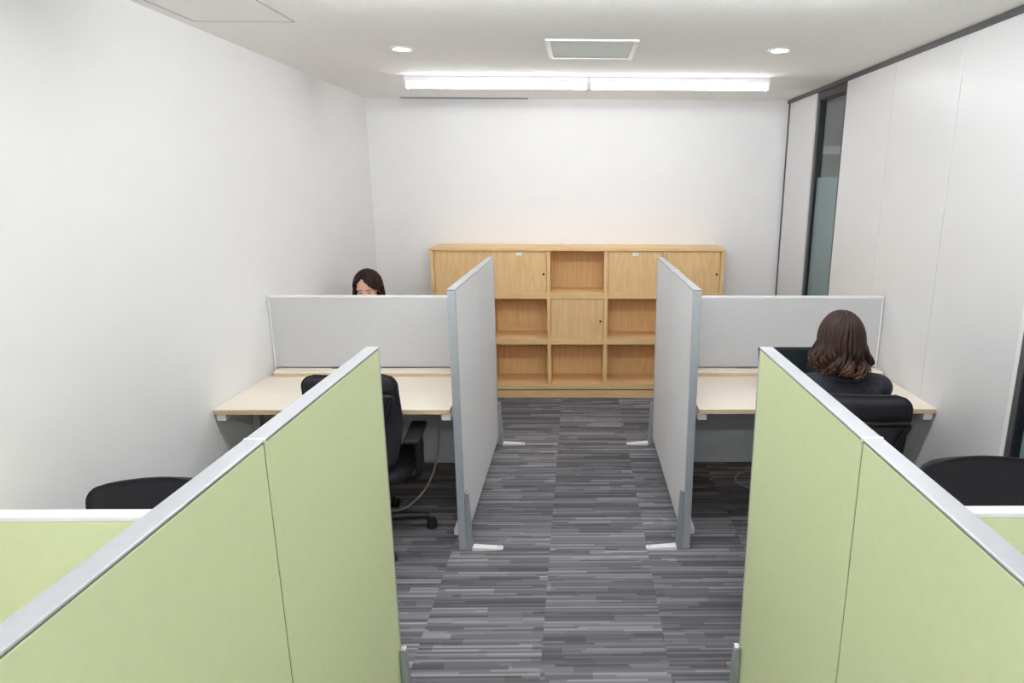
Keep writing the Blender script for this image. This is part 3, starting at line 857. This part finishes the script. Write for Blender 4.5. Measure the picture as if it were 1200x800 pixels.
        for k in range(1, n2 + 1):
            d = ln * k / n2; tt = k / n2
            flare = (K['flare'] + (K['wave'] > .004) * .016 * (hash01(int((az * sgn + PI) * 5.1), 2.2) - .4)) * math.sin(PI * min(1, tt * .62)) - K['curl'] * max(0, tt - .72) ** 1.3 * 3 - back * tt * K['tuck']
            wv = amp * tt ** 1.3
            p = bw + V((0, 0, -d)) + out * (flare + wv * math.sin(fr * d + ph)) + tg * (wv * 1.2 * math.cos(fr * d * .9 + ph * 1.7))
            pts.append(p); rs.append(K['r'] * (1.0 if tt < .7 else 1 - .75 * (tt - .7) / .3))
        tube(bm, pts, 0, 6, rs=rs, flat=.55)
    obj('hair', bm, K['mat'], body, True)
    # an inner fall of hair so that no light shows between the locks
    bm = bmesh.new(); rows = []
    for k in range(9):
        d = K['len'] * .84 * k / 8; row = []
        for i in range(33):
            a = K['az0'] + .12 + (2 * PI - 2 * K['az0'] - .24) * i / 32
            fl = K['flare'] * .8 * math.sin(PI * min(1, k / 8 * .62)) - .012 - (max(0, -math.cos(a)) * K['tuck'] * k / 8)
            b = V((math.sin(a) * (HA + 0), math.cos(a) * (HB + 0), 0))
            w = head + HM @ (b + off); o_ = HM @ b; o_.z = 0; o_.normalize()
            row.append(bm.verts.new(w + o_ * fl + V((0, 0, -d))))
        rows.append(row)
    for p, q in zip(rows, rows[1:]):
        for i in range(32): bm.faces.new((p[i], p[i + 1], q[i + 1], q[i]))
    ho = obj('hair_underlayer', bm, K['mat'], body, True)
    md = ho.modifiers.new('thickness', 'SOLIDIFY'); md.thickness = .004
    return body

hair_wavy = hair_mat('wavy_brown_hair', rgb(46, 28, 23), rgb(118, 78, 52), 1.02, 1.18)
hair_dark = hair_mat('straight_dark_hair', rgb(50, 35, 33), rgb(72, 48, 40), .90, 1.10)
person(1.115, 2.47, 0, 'person in a dark suit with wavy brown bob, seen from behind at the right desk', .46, math.radians(9), math.radians(8),
       (.115, .50, DZ + .062),
       dict(seed=3, cap=(.083, .106, .115), part=.008, hairline=.085, slope=.6, az0=1.0, n=560, len=.138, wave=.021, r=.0064, flare=.022, curl=.016, tuck=.006, mat=hair_wavy))
person(-1.50, 4.695, PI, 'person with straight dark hair looking down behind the grey screen of the left desk', .41, math.radians(20), math.radians(20),
       (.115, .47, DZ + .045),
       dict(seed=5, cap=(.092, .110, .113), part=.012, hairline=.090, slope=1.05, az0=1.22, tuck_az=1.74, n=520, len=.19, wave=.002, r=.0052, flare=.012, curl=.006, tuck=.004, mat=hair_dark))

# ------------------------------------------------------------------ unseen lamps added to brighten the corridor, world, camera
for cx_, cy_, lb in ((2.6, 3.2, 'unseen lamp added to brighten the corridor beyond the wide glass panels'), (3.2, 6.0, 'unseen lamp added to brighten the corridor beyond the narrow window')):
    t = thing('corridor_fill_lamp', lb, 'ceiling light', (cx_, cy_, 2.44))
    obj('housing', B(-.1, .1, -.6, .6, -.03, 0, bev=.004), m_whitepaint, t)
    obj('diffuser', B(-.085, .085, -.58, .58, -.036, -.03), m_corrfill, t)

w = bpy.data.worlds.new('World'); scn.world = w; w.use_nodes = True
w.node_tree.nodes['Background'].inputs[0].default_value = (.8, .85, .9, 1)
w.node_tree.nodes['Background'].inputs[1].default_value = .3

GROUPS = {'partition_screen': 'freestanding partitions along the aisle', 'double_desk': 'double-sided desks with screens', 'linear_lamp': 'linear ceiling lamps',
          'downlight': 'recessed downlights', 'power_cable': 'grey cables under the desks', 'person': 'people at the desks', 'corridor_fill_lamp': 'added corridor fill lamps'}
for o in scn.objects:
    if o.parent is None and 'label' in o and 'group' not in o and o.name.split('.')[0] in GROUPS:
        o['group'] = GROUPS[o.name.split('.')[0]]

cam = bpy.data.cameras.new('Camera'); co = bpy.data.objects.new('Camera', cam); COL.objects.link(co)
cam.sensor_width = 36; cam.lens = 738.357 / 1200 * 36
cam.shift_x = -(689.08 - 600) / 1200; cam.shift_y = (392.333 - 400) / 1200
cam.clip_start = .05; cam.clip_end = 60
R = M.Rotation(-.0162, 4, 'Z') @ M.Rotation(PI / 2 - .2319, 4, 'X') @ M.Rotation(.0043, 4, 'Z')
co.matrix_world = M.Translation((0, 0, 1.815)) @ R
scn.camera = co
vs = scn.view_settings
vs.view_transform = 'Standard'; vs.look = 'None'; vs.gamma = 1; vs.use_curve_mapping = False
vs.exposure = 0.59
scn.cycles.max_bounces = 16; scn.cycles.diffuse_bounces = 10
